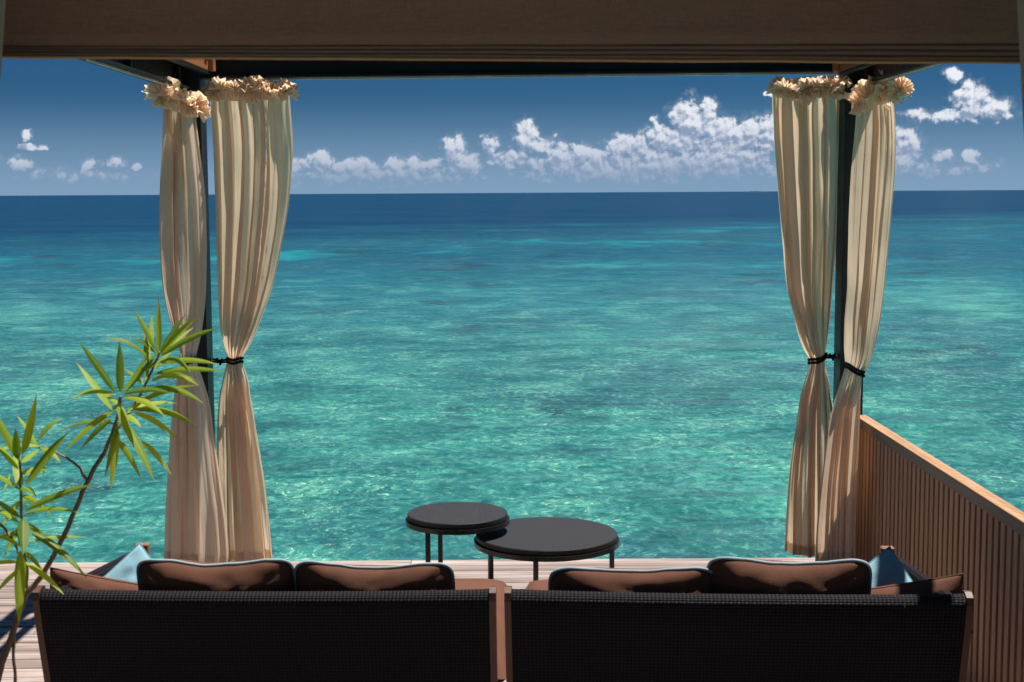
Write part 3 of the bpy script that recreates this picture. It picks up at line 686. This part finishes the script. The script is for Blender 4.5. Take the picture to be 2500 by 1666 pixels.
RS = [(240, 2096, 2182), (270, 2093, 2186), (332, 2088, 2190), (418, 2080, 2187), (539, 2074, 2178), (640, 2072, 2168), (700, 2071, 2162), (780, 2064, 2152), (825, 2063, 2143), (860, 2063, 2133), (890, 2065, 2119), (905, 2066, 2108),
      (919, 2062, 2106), (950, 2051, 2104), (980, 2040, 2101), (1030, 2028, 2098), (1149, 2011, 2092), (1267, 1998, 2089), (1374, 1992, 2087)]
curtain('cream curtain on the right side opening, hanging against the slatted fence', RS, 7.20, 7.02, 7, 31, 904,
        (5, [(0, 2078, 246, 7.1, 0.1008), (0.2, 2098, 246, 7.08, 0.112), (0.42, 2128, 236, 7.04, 0.1232), (0.62, 2152, 226, 6.98, 0.1232), (0.8, 2176, 222, 6.95, 0.112), (1, 2190, 222, 6.92, 0.1008)]),
        None, lambda v: 22 * math.exp(-((v - 904) / 60) ** 2), .034, (0, -6))

# ---------------------------------------------------------------- slatted fence
FX = XRi + 0.085
pa = atx(2100, 1020, FX); FZ = pa.z
FY1, FY0 = 7.335, 3.3
fe = empty('slatted_fence', (FX, FY1, 0)); tag(fe, 'low brown timber fence of narrow upright slats on the right', 'fence')
def fb(q, name, mat): return q.build(name, mat, fe)
q = MB(); q.box(-.006, .052, FY0 - FY1, -.001, -.006, 0.0, .002); o = q.build('capping', M['cap'], fe); o.location = (0.0, 0, FZ); 
q = MB(); q.box(.0005, .046, FY0 - FY1, -.002, FZ - .058, FZ - .0065, .002); q.build('top_rail', M['rail'], fe)
q = MB(); q.box(.030, .044, FY0 - FY1, -.003, 0.02, FZ - .0585); q.build('backing_board', M['fence_dark'], fe)
q = MB(); q.box(-.0115, .0115, -.0215, .0215, 0, FZ - .059 - .012, .0015); slat_me = q.mesh('slat'); slat_me.materials.append(M['fence'])
k = 0; yy = -.032
while yy > FY0 - FY1 + .03:
    o = link('slat', slat_me, None, fe, (.0175, yy, .012)); yy -= .0675; k += 1
for yy in (-.9, -2.1, -3.3):
    q = MB(); q.box(.045, .11, yy - .04, yy + .04, 0.0, FZ - .0585, .002); q.build('fence_post', M['fence_dark'], fe)

# ---------------------------------------------------------------- tables
def table(label, cpx, wpx, rpx, zt, legs):
    c0 = atz(cpx[0], cpx[1], zt); dep = (cam_rot.transposed() @ (c0 - CAM)).z * -1
    r = wpx / 2 / FPX * dep; rr = rpx / 2 / FPX * dep
    rt = empty('side_table', (c0.x, c0.y, 0)); tag(rt, label, 'table', 'round black tables on the deck')
    def disc(prof, n=96):
        pts = [[(a * math.cos(2 * math.pi * k / n), a * math.sin(2 * math.pi * k / n), z) for k in range(n)] for a, z in prof]
        q = MB(); q.grid(pts, True); return q
    q = disc([(.001, zt - .026), (r - .004, zt - .026), (r, zt - .023), (r, zt - .004), (r - .003, zt), (.001, zt)])
    q.build('table_top', M['stone'], rt)
    q = disc([(rr - .012, zt - .050), (rr, zt - .050), (rr, zt - .0285), (r - .035, zt - .0285), (r - .035, zt - .033), (rr - .012, zt - .033), (rr - .012, zt - .050)]); q.build('ring_frame', M['tblack'], rt)
    q = MB()
    for a in (0, math.pi / 2): 
        ca, sa = math.cos(a), math.sin(a)
        q.tube([(-ca * (rr - .012), -sa * (rr - .012), zt - .034 - a * .004), (ca * (rr - .012), sa * (rr - .012), zt - .034 - a * .004)], .006, 6)
    q.build('cross_bar', M['tblack'], rt)
    for a in legs:
        a = R(a); ca, sa = math.cos(a), math.sin(a); lx, ly = ca * (rr - .006), sa * (rr - .006)
        q = MB(); q.box(-.0115, .0115, -.005, .005, 0, zt - .0505, .001)
        q.build('leg', M['tblack'], rt, loc=(lx, ly, 0), rot=(0, 0, R(14)))
    base = disc([(rr - .014, .0005), (rr - .002, .0005), (rr - .002, .011), (rr - .014, .011), (rr - .014, .0005)]); base.build('base_ring', M['tblack'], rt)
    return rt
table('smaller and taller round black table, standing over the larger one', (1117, 1251.5), 244, 254, 0.492, (237, 113, 51))
table('larger and lower round black table at the right of the pair', (1334.5, 1301.5), 345, 355, 0.40, (142, 260, 20))

# ---------------------------------------------------------------- pillows
def pillow_mesh(W, H, T, expo=7.0, dip=0.0, ear=0.0, seed=0, n=34, wr=.012):
    """upright pillow in the local xz plane, bottom at z=0"""
    def outline(a, b_):
        m = max(abs(a), abs(b_))
        if m < 1e-6: return 0.0, 0.0
        if expo > 0:
            k = m / ((abs(a) ** expo + abs(b_) ** expo) ** (1 / expo)); x, z = a * k, b_ * k
        else: x, z = a, b_
        x *= 1 - ear * (1 - z * z); z *= 1 - ear * (1 - x * x)
        return x, z
    vs, idx = [], {}
    fs = []
    for side in (-1, 1):
        for i in range(n + 1):
            for j in range(n + 1):
                a, b_ = -1 + 2 * i / n, -1 + 2 * j / n
                edge = i in (0, n) or j in (0, n)
                key = (i, j, 0 if edge else side)
                if key in idx: continue
                x, z = outline(a, b_); m = max(abs(a), abs(b_))
                th = T / 2 * max(0.0, (1 - abs(a) ** 2.6)) ** .62 * max(0.0, (1 - abs(b_) ** 2.6)) ** .62
                th *= 1 + .25 * nz(x * 1.7 + seed, z * 1.9, side)
                th += wr * (nz(x * 4 + seed * 3, z * 5, side * 2.0) + .5 * nz(x * 9, z * 7 + seed, side)) * (1 - m ** 4)
                zz = H / 2 * (1 + z); 
                if z > -.2: zz += dip * (-.5 - .5 * math.cos(math.pi * x) + .25 * nz(x * 3 + seed, 1.0)) * ((z + .2) / 1.2) ** 2
                idx[key] = len(vs); vs.append((W / 2 * x, side * th if not edge else .002 * nz(x * 6, z * 6, seed), zz))
    for side in (-1, 1):
        for i in range(n):
            for j in range(n):
                ks = [(i, j), (i + 1, j), (i + 1, j + 1), (i, j + 1)]
                f = [idx[(p, q_, 0 if p in (0, n) or q_ in (0, n) else side)] for p, q_ in ks]
                fs.append(tuple(f if side < 0 else f[::-1]))
    bd = [(i, 0) for i in range(n)] + [(n, j) for j in range(n)] + [(i, n) for i in range(n, 0, -1)] + [(0, j) for j in range(n, 0, -1)]
    loop = [vs[idx[(i, j, 0)]] for i, j in bd]
    return vs, fs, loop
def pillow(name, label, mat, W, H, T, loc, lean, yaw, roll=0.0, piping=None, grp=None, **kw):
    vs, fs, loop = pillow_mesh(W, H, T, **kw)
    rt = empty(name, loc); tag(rt, label, 'cushion', grp)
    Mx = Matrix.Rotation(yaw, 4, 'Z') @ Matrix.Rotation(lean, 4, 'X') @ Matrix.Rotation(roll, 4, 'Y')
    q = MB(); q.quads([Mx @ Vector(v) for v in vs], fs); q.build('cover', mat, rt, smooth=True)
    if piping:
        lp = [Mx @ Vector(v) for v in loop]; lp += lp[:2]
        q = MB(); q.tube(lp, .0050, 8, False); q.build('piping', piping, rt, smooth=True)
    else:
        lp = [Mx @ Vector(v) for v in loop]; lp += lp[:2]
        q = MB(); q.tube(lp, .0022, 6, False); q.build('seam', mat, rt, smooth=True)
    return rt

# ---------------------------------------------------------------- sofas
RAIL_Z = 0.76
def sofa(label, pl, pr, arm):
    A, B = atz(pl[0], pl[1], RAIL_Z), atz(pr[0], pr[1], RAIL_Z)
    rz = math.atan2(B.y - A.y, B.x - A.x); L = (B - A).length
    rt = empty('sofa', (A.x, A.y, 0), rz); tag(rt, label, 'sofa', 'dark wicker sofas seen from behind')
    prof = [(.060, RAIL_Z - .018), (.052, RAIL_Z - .004), (.036, RAIL_Z + .001), (.018, RAIL_Z - .002), (.006, RAIL_Z - .012), (.001, RAIL_Z - .030), (.030, RAIL_Z - .12), (.085, RAIL_Z - .26), (.135, RAIL_Z - .40), (.165, .26), (.215, .26), (.19, RAIL_Z - .40), (.10, RAIL_Z - .16), (.060, RAIL_Z - .018)]
    prof = [(y * .72 if z < RAIL_Z - .05 else y, z) for y, z in prof]
    sag = lambda u: -.013 * math.sin(math.pi * u) ** .7
    n = 60
    pts = [[(.0215 + (L - .043) * i / n, y + .012 * math.sin(math.pi * i / n), z + (sag(i / n) if z > .5 else 0)) for i in range(n + 1)] for y, z in prof]
    q = MB(); q.grid(pts); q.build('back_panel', M['wicker'], rt, smooth=True)
    for x in (0.0, L - .021):
        pr_ = [(.004, RAIL_Z - .004), (.000, RAIL_Z - .03), (.028, RAIL_Z - .12), (.083, RAIL_Z - .26), (.133, RAIL_Z - .40), (.165, .24), (.19, .0), (.235, .0), (.215, .24), (.185, RAIL_Z - .40), (.135, RAIL_Z - .26), (.088, RAIL_Z - .12), (.064, RAIL_Z - .02), (.060, RAIL_Z + .004), (.03, RAIL_Z + .008)]
        pr_ = [(y * .72 if z < RAIL_Z - .05 else y, z) for y, z in pr_]
        m = len(pr_); vs = [(x, y, z) for y, z in pr_] + [(x + .021, y, z) for y, z in pr_]
        fs = [(i, (i + 1) % m, (i + 1) % m + m, i + m) for i in range(m)] + [tuple(range(m))[::-1], tuple(range(m, 2 * m))]
        q = MB(); q.quads(vs, fs); q.build('back_post', M['frame'], rt)
    DEP = 1.12
    q = MB(); q.box(.004, L - .004, .20, DEP, .22, .36, .012); q.build('seat_base', M['wicker'], rt)
    for x in (.03, L - .07):
        q = MB(); q.box(x, x + .045, DEP - .08, DEP - .03, 0, .2195, .004); q.build('front_leg', M['frame'], rt)
    # arm on the outer end
    x0 = .022 if arm < 0 else L - .070
    pts = []
    top = lambda t: RAIL_Z - .022 - .10 * t
    for j in range(25):
        t = j / 24; y = .10 + (DEP - .18) * t; zt = top(t)
        pts.append([(x0, y, .362), (x0, y, zt - .03), (x0 + .004, y, zt - .010), (x0 + .014, y, zt), (x0 + .034, y, zt), (x0 + .044, y, zt - .010), (x0 + .048, y, zt - .03), (x0 + .048, y, .362)])
    q = MB(); q.grid(pts); q.build('arm_panel', M['wicker'], rt, smooth=False)
    q = MB(); q.box(x0 - .002, x0 + .050, DEP - .0795, DEP - .045, .20, top(1) + .012, .004); q.build('arm_post', M['armwood'], rt)
    # long seat mattress
    n1, n2 = 40, 24; ml, mr = .012, L - .012
    if arm < 0: ml, mr = .075, L + .026
    else: ml, mr = -.004, L - .075
    def sheet(top_):
        out = []
        for j in range(n2 + 1):
            b_ = -1 + 2 * j / n2; r_ = []
            for i in range(n1 + 1):
                a = -1 + 2 * i / n1
                h = (max(0, 1 - abs(a) ** 14) * max(0, 1 - abs(b_) ** 12)) ** .35
                z = (.362 + .07) + (.078 + .008 * nz(a * 3 + L, b_ * 2)) * h if top_ else .362 + .07 - .069 * h
                r_.append((ml + (mr - ml) * (a + 1) / 2, .135 + (DEP + .03 - .135) * (b_ + 1) / 2 + .0, z))
            out.append(r_)
        return out
    q = MB(); q.grid(sheet(True)); q.grid([r_[::-1] for r_ in sheet(False)]); mt = q.build('seat_cushion', M['brown'], rt, smooth=True)
    return rt, rz, A, B
sl, rzl, A1, B1 = sofa('dark wicker sofa behind the leafy plant, left of the pair', (78, 1445), (1210.5, 1446), -1)
sr, rzr, A2, B2 = sofa('dark wicker sofa beside the slatted fence, right of the pair', (1231, 1446), (2378, 1458), 1)
def back_cushion(label, x0, x1, vtop, s, dip, seed, Y=None, lean=-20, yaw=0.0):
    A, B, rz = (A1, B1, rzl) if s == 0 else (A2, B2, rzr)
    xm = (x0 + x1) / 2; t = ((x0 + x1) / 2 - (78 if s == 0 else 1231)) / (1132 if s == 0 else 1147)
    yr = A.y + (B.y - A.y) * t
    ytop = yr + .118
    Lp, Rp = at(x0, vtop, ytop), at(x1, vtop, ytop); Wd = (Rp - Lp).length; ztop = (Lp.z + Rp.z) / 2
    le = R(-lean); H = (ztop - .505) / math.cos(le)
    ctr = (Lp + Rp) / 2
    loc = (ctr.x, ytop + math.sin(le) * H, .505)
    return pillow('back_cushion', label, M['brown'], Wd, H, .165, loc, le, rz + yaw, 0.0, M['piping'], 'brown back cushions with pale piping', expo=9, dip=dip, seed=seed)
back_cushion('brown piped cushion beside the left blue pillow', 331, 717, 1364, 0, .026, 2, yaw=R(1))
back_cushion('brown piped cushion nearest the gap on the left sofa', 719, 1112, 1372, 0, .024, 5, yaw=R(-2))
back_cushion('crumpled low brown piped cushion nearest the gap on the right sofa', 1344, 1749, 1386, 1, .014, 9, yaw=R(2))
back_cushion('large brown piped cushion beside the right blue pillow', 1738, 2135, 1363, 1, .022, 14, yaw=R(-2))
def corner_pillow(name, label, mat, peak, size, hei, T, Ytop, lean, yaw, roll, ear, seed, grp=None):
    """pillow placed by the world position of its highest corner"""
    Mx = Matrix.Rotation(yaw, 4, 'Z') @ Matrix.Rotation(lean, 4, 'X') @ Matrix.Rotation(roll, 4, 'Y')
    cs = [Mx @ Vector((sx * size / 2, 0, sz)) for sx in (-1, 1) for sz in (0, hei)]
    tip = max(cs, key=lambda q: q.z)
    loc = at(peak[0], peak[1], Ytop) - tip
    return pillow(name, label, mat, size, hei, T, loc, lean, yaw, roll, None, grp, expo=0, ear=ear, seed=seed)
YL0 = A1.y; YR1 = B2.y
corner_pillow('throw_pillow', 'pale blue pillow standing on its corner on the left sofa', M['blue'], (341, 1326), .40, .40, .15, YL0 + .50, R(-14), rzl + R(6), R(-40), .05, 3, 'pale blue throw pillows')
corner_pillow('throw_pillow', 'pale blue pillow striped by shade on the right sofa', M['blue'], (2172, 1334), .40, .40, .15, YR1 + .52, R(-14), rzr - R(4), R(54), .05, 6, 'pale blue throw pillows')
corner_pillow('throw_pillow', 'plain brown pillow slumped at the far left end of the sofas', M['brown'], (123, 1386), .42, .22, .13, YL0 + .20, R(14), rzl + R(4), R(13), .05, 8, 'plain brown pillows')
corner_pillow('throw_pillow', 'plain brown pillow slumped at the far right end of the sofas', M['brown'], (2352, 1401), .42, .22, .13, YR1 + .20, R(14), rzr - R(4), R(-12), .05, 12, 'plain brown pillows')

# ---------------------------------------------------------------- leafy shrub at the left
PYD = 3.35
sh = empty('leafy_shrub', at(20, 2300, PYD)); so = sh.location.copy(); so.z = 0.0; sh.location = so
tag(sh, 'slender shrub with long narrow green leaves at the left', 'plant')
def stem(pts, mat, name='stem'):
    path = []; rad = []
    n = 14 * (len(pts) - 1)
    rows_ = [(i, p[0], p[1], p[2], p[3]) for i, p in enumerate(pts)]
    for k in range(n + 1):
        s = k / n * (len(pts) - 1); a = interp(rows_, s)
        p = at(a[0], a[1], PYD + a[2]); p += Vector((nz(s * 2.3, 1), nz(s * 2.1, 5), 0)) * .003
        path.append(p - so); rad.append(a[3] / FPX * PYD / 2 * .85 * (1 + .16 * nz(s * 9, 2.0)))
    q = MB(); q.tube(path, rad, 9); q.build(name, mat, sh, smooth=True)
stem([(10, 2320, .0, 24), (-20, 1800, .0, 24), (-4, 1650, .0, 22), (28, 1556, .0, 20), (60, 1462, .0, 18), (104, 1402, .0, 16), (151, 1318, .01, 15), (186, 1240, .02, 14), (213, 1176, .02, 14), (257, 1098, .03, 12), (283, 1030, .02, 9), (294, 968, .0, 8)], M['bark'])
stem([(245, 1118, .03, 10), (285, 1048, .08, 9), (322, 1000, .10, 9), (352, 946, .10, 8), (375, 895, .10, 7), (390, 860, .09, 6)], M['bark'])
stem([(213, 1180, .02, 9), (196, 1145, .04, 8), (168, 1122, .06, 7), (138, 1106, .07, 6), (104, 1090, .08, 5)], M['bark'])
stem([(64, 1455, .0, 9), (66, 1400, -.02, 9), (58, 1330, -.03, 8), (53, 1262, -.04, 9), (51, 1190, -.05, 8), (48, 1122, -.06, 7)], M['stem_green'])
stem([(36, 1680, .0, 10), (34, 1560, .0, 9), (40, 1500, .0, 8), (62, 1456, .0, 9)], M['bark'])
stem([(-20, 1262, .02, 9), (10, 1290, .0, 8), (34, 1326, -.02, 7), (56, 1372, -.02, 6)], M['bark'])
q = MB()
npt = 40; prof = [(.02, .0), (.15, .0), (.165, .02), (.20, .36), (.215, .37), (.215, .41), (.195, .41), (.185, .36), (.01, .36)]
q.grid([[(a * math.cos(2 * math.pi * k / npt), a * math.sin(2 * math.pi * k / npt), z) for k in range(npt)] for a, z in prof], True)
q.build('pot', M['terracotta'], sh, smooth=False)
def leaf(bx, by, tx, ty, wpx, d0, d1, bend=0.0, twist=0.0, fold=.25):
    """blade from base to tip in image position, with its own depths; bend lifts the middle (px, + is up)"""
    n = 12; pts = []; uvs = []
    B_, T_ = at(bx, by, PYD + d0), at(tx, ty, PYD + d1)
    ax = (T_ - B_); Ln = ax.length; ax.normalize()
    view = ((B_ + T_) / 2 - CAM).normalized()
    side0 = ax.cross(view).normalized(); up0 = side0.cross(ax).normalized()
    if up0.dot(view) > 0: up0 = -up0
    best = max((-.75, -.5, -.25, 0, .25, .5, .75), key=lambda q_: (Matrix.Rotation(q_, 3, ax) @ up0).z)
    Rm = Matrix.Rotation(best + .35 * twist * (1 if best >= 0 else -1) * .5, 3, ax); side = Rm @ side0; nrm = Rm @ up0
    wid = wpx / FPX * PYD / 2 * 1.0
    lift = Vector((0, 0, 1)) * (bend / FPX * PYD)
    for i in range(n + 1):
        s = i / n; c_ = B_.lerp(T_, s) + lift * (4 * s * (1 - s))
        w = wid * (min(1, s * 5.0) ** .6) * (1 - max(0, (s - .42) / .58) ** 1.9) if s < 1 else 0
        w = max(w, .0009)
        w2 = math.cos(fold) * w; zf = math.sin(fold) * w
        for k, f_ in enumerate((-1, -.5, 0, .5, 1)):
            pts.append(c_ + side * (w2 * f_) + nrm * (-abs(f_) * zf) - so); uvs.append((.5 + .5 * f_, s))
    fs = [(i * 5 + k, i * 5 + k + 1, (i + 1) * 5 + k + 1, (i + 1) * 5 + k) for i in range(n) for k in range(4)]
    q = MB(); q.quads(pts, fs); me = q.mesh('leaf'); uv = me.uv_layers.new(name='UVMap')
    for lp in me.loops: uv.data[lp.index].uv = uvs[lp.vertex_index]
    link('leaf', me, M['leaf'], sh, smooth=True)
LV = [ # base x, y, tip x, y, width px, depth base, depth tip, bend, twist
 (388, 858, 386, 730, 15, .09, .10, 0, .2), (386, 862, 328, 757, 18, .09, .05, 4, .3), (368, 850, 371, 772, 15, .10, .16, 0, .9), (390, 862, 452, 768, 17, .09, .13, 3, -.6), (392, 864, 483, 772, 18, .09, .05, 8, -.7), (392, 866, 472, 800, 15, .09, .18, 4, -.5),
 (394, 868, 530, 803, 20, .09, .02, 10, -.4), (380, 862, 325, 827, 13, .09, .04, 8, .6), (376, 888, 250, 832, 17, .10, .06, 26, .8), (372, 884, 350, 905, 22, .10, .07, 0, .4), (358, 880, 357, 790, 15, .10, .18, 0, 1.1), (355, 930, 366, 840, 16, .10, .06, 2, .9),
 (388, 885, 465, 910, 19, .10, .03, 22, -.9), (390, 886, 530, 890, 18, .10, .06, 10, -.6), (384, 892, 440, 876, 14, .10, .2, 4, -.4), (376, 912, 545, 908, 18, .10, .02, 10, -.6), (372, 926, 485, 942, 17, .10, .05, 18, -.7), (378, 926, 490, 938, 13, .10, .14, 20, .5),
 (370, 930, 452, 900, 14, .10, .2, 4, .7), (340, 960, 497, 986, 22, .10, .0, 26, -.6), (330, 985, 480, 942, 17, .10, .03, 10, -.4), (322, 1000, 478, 1040, 22, .10, .04, 18, -.5), (326, 1006, 438, 1080, 18, .10, .02, 14, -.9), (320, 1002, 430, 985, 15, .10, .2, 10, -.4),
 (283, 958, 195, 838, 25, .0, -.05, 6, .3), (294, 958, 292, 836, 20, .0, .02, 0, .1), (275, 1002, 187, 886, 24, .0, .06, 6, .5), (300, 955, 370, 845, 17, .0, .08, -6, .8), (303, 960, 402, 838, 14, .02, .12, 0, -.6), (285, 964, 172, 976, 18, .0, -.05, 16, .7),
 (300, 962, 420, 962, 18, .0, -.06, 12, -.5), (300, 968, 402, 1016, 20, .0, -.09, 14, -.7), (275, 1004, 156, 1106, 22, .02, -.03, 12, .6), (270, 1024, 195, 1100, 20, .02, .05, 8, .8), (282, 1036, 145, 1054, 15, .02, .10, 16, .5), (290, 985, 318, 1078, 22, .0, -.05, 4, -1.0),
 (286, 1030, 256, 1164, 21, .02, .0, 0, .5), (286, 1042, 270, 1196, 20, .02, -.04, 0, .3), (304, 1030, 377, 1176, 27, .02, -.05, 12, -.5), (286, 1074, 346, 1172, 20, .02, .06, 12, -.6), (345, 1076, 418, 1160, 18, .05, .0, 10, -.5), (298, 980, 262, 1010, 12, .0, .05, 0, .3), (300, 1010, 345, 1044, 18, .03, -.02, 6, -.4),
 (48, 1126, -30, 985, 26, -.06, -.10, 8, .3), (46, 1122, 38, 1046, 28, -.06, -.08, 0, .15), (53, 1110, 89, 962, 26, -.06, -.04, -6, -.3), (92, 1092, 42, 1016, 15, .08, .10, 8, .5), (92, 1076, 152, 1022, 15, .08, .12, 12, -.5), (98, 1090, -20, 1108, 16, .07, .0, 12, .4),
 (62, 1184, 165, 1058, 26, -.05, -.12, 8, -.3), (100, 1092, 148, 1130, 17, .08, .03, 8, -.4), (106, 1100, 105, 1166, 12, .08, .1, 0, .4), (54, 1130, 96, 1098, 15, -.06, .04, 3, -.4), (50, 1190, 36, 1100, 24, -.05, .03, 0, .5), (50, 1196, -40, 1148, 16, -.05, -.08, 6, .4), (24, 1158, 8, 1200, 10, .05, .1, 0, .4),
 (50, 1192, 88, 1212, 18, -.05, -.10, 8, -.4), (60, 1246, 226, 1184, 22, -.04, -.10, 8, -.3), (58, 1256, 196, 1254, 15, -.04, -.06, 14, -.4), (96, 1228, 36, 1226, 8, .0, .06, 4, .3), (50, 1262, -20, 1215, 20, -.04, -.08, 2, .4), (46, 1276, -30, 1230, 18, -.04, .06, 4, .5),
 (57, 1264, 58, 1352, 30, -.05, -.12, 0, .1), (72, 1296, 212, 1412, 24, -.04, -.09, 16, -.4), (74, 1322, 206, 1312, 13, -.03, .05, 6, -.4), (50, 1334, -20, 1312, 14, -.03, -.06, 10, .4), (46, 1300, -30, 1330, 16, -.03, .04, 8, .5),
 (50, 1344, 46, 1522, 28, -.06, -.13, 0, .1), (62, 1372, 156, 1452, 19, -.04, -.10, 8, -.4), (44, 1372, -40, 1384, 15, -.04, -.08, 6, .4),
 (50, 1128, 8, 1040, 18, -.05, .02, 4, .3), (50, 1150, -30, 1072, 20, -.05, .05, 8, .4), (52, 1160, 118, 1150, 16, -.05, .04, 10, -.4), (52, 1210, 128, 1262, 17, -.04, .03, 10, -.4), (50, 1225, 0, 1290, 18, -.04, .06, 8, .4), (56, 1280, 130, 1330, 16, -.04, .05, 10, -.5),
 (46, 1290, 10, 1360, 17, -.04, .03, 6, .3), (60, 1350, 108, 1400, 15, -.03, .04, 8, -.4), (50, 1390, -10, 1450, 18, -.03, -.06, 8, .4), (302, 1000, 236, 956, 15, .02, .1, 8, .5), (310, 1010, 372, 960, 15, .05, .14, 4, -.5), (352, 940, 300, 900, 14, .1, .16, 6, .5), (372, 905, 432, 842, 14, .1, .18, 4, -.5), (98, 1096, 60, 1060, 13, .08, .14, 4, .4)]
for a in LV: leaf(*a)
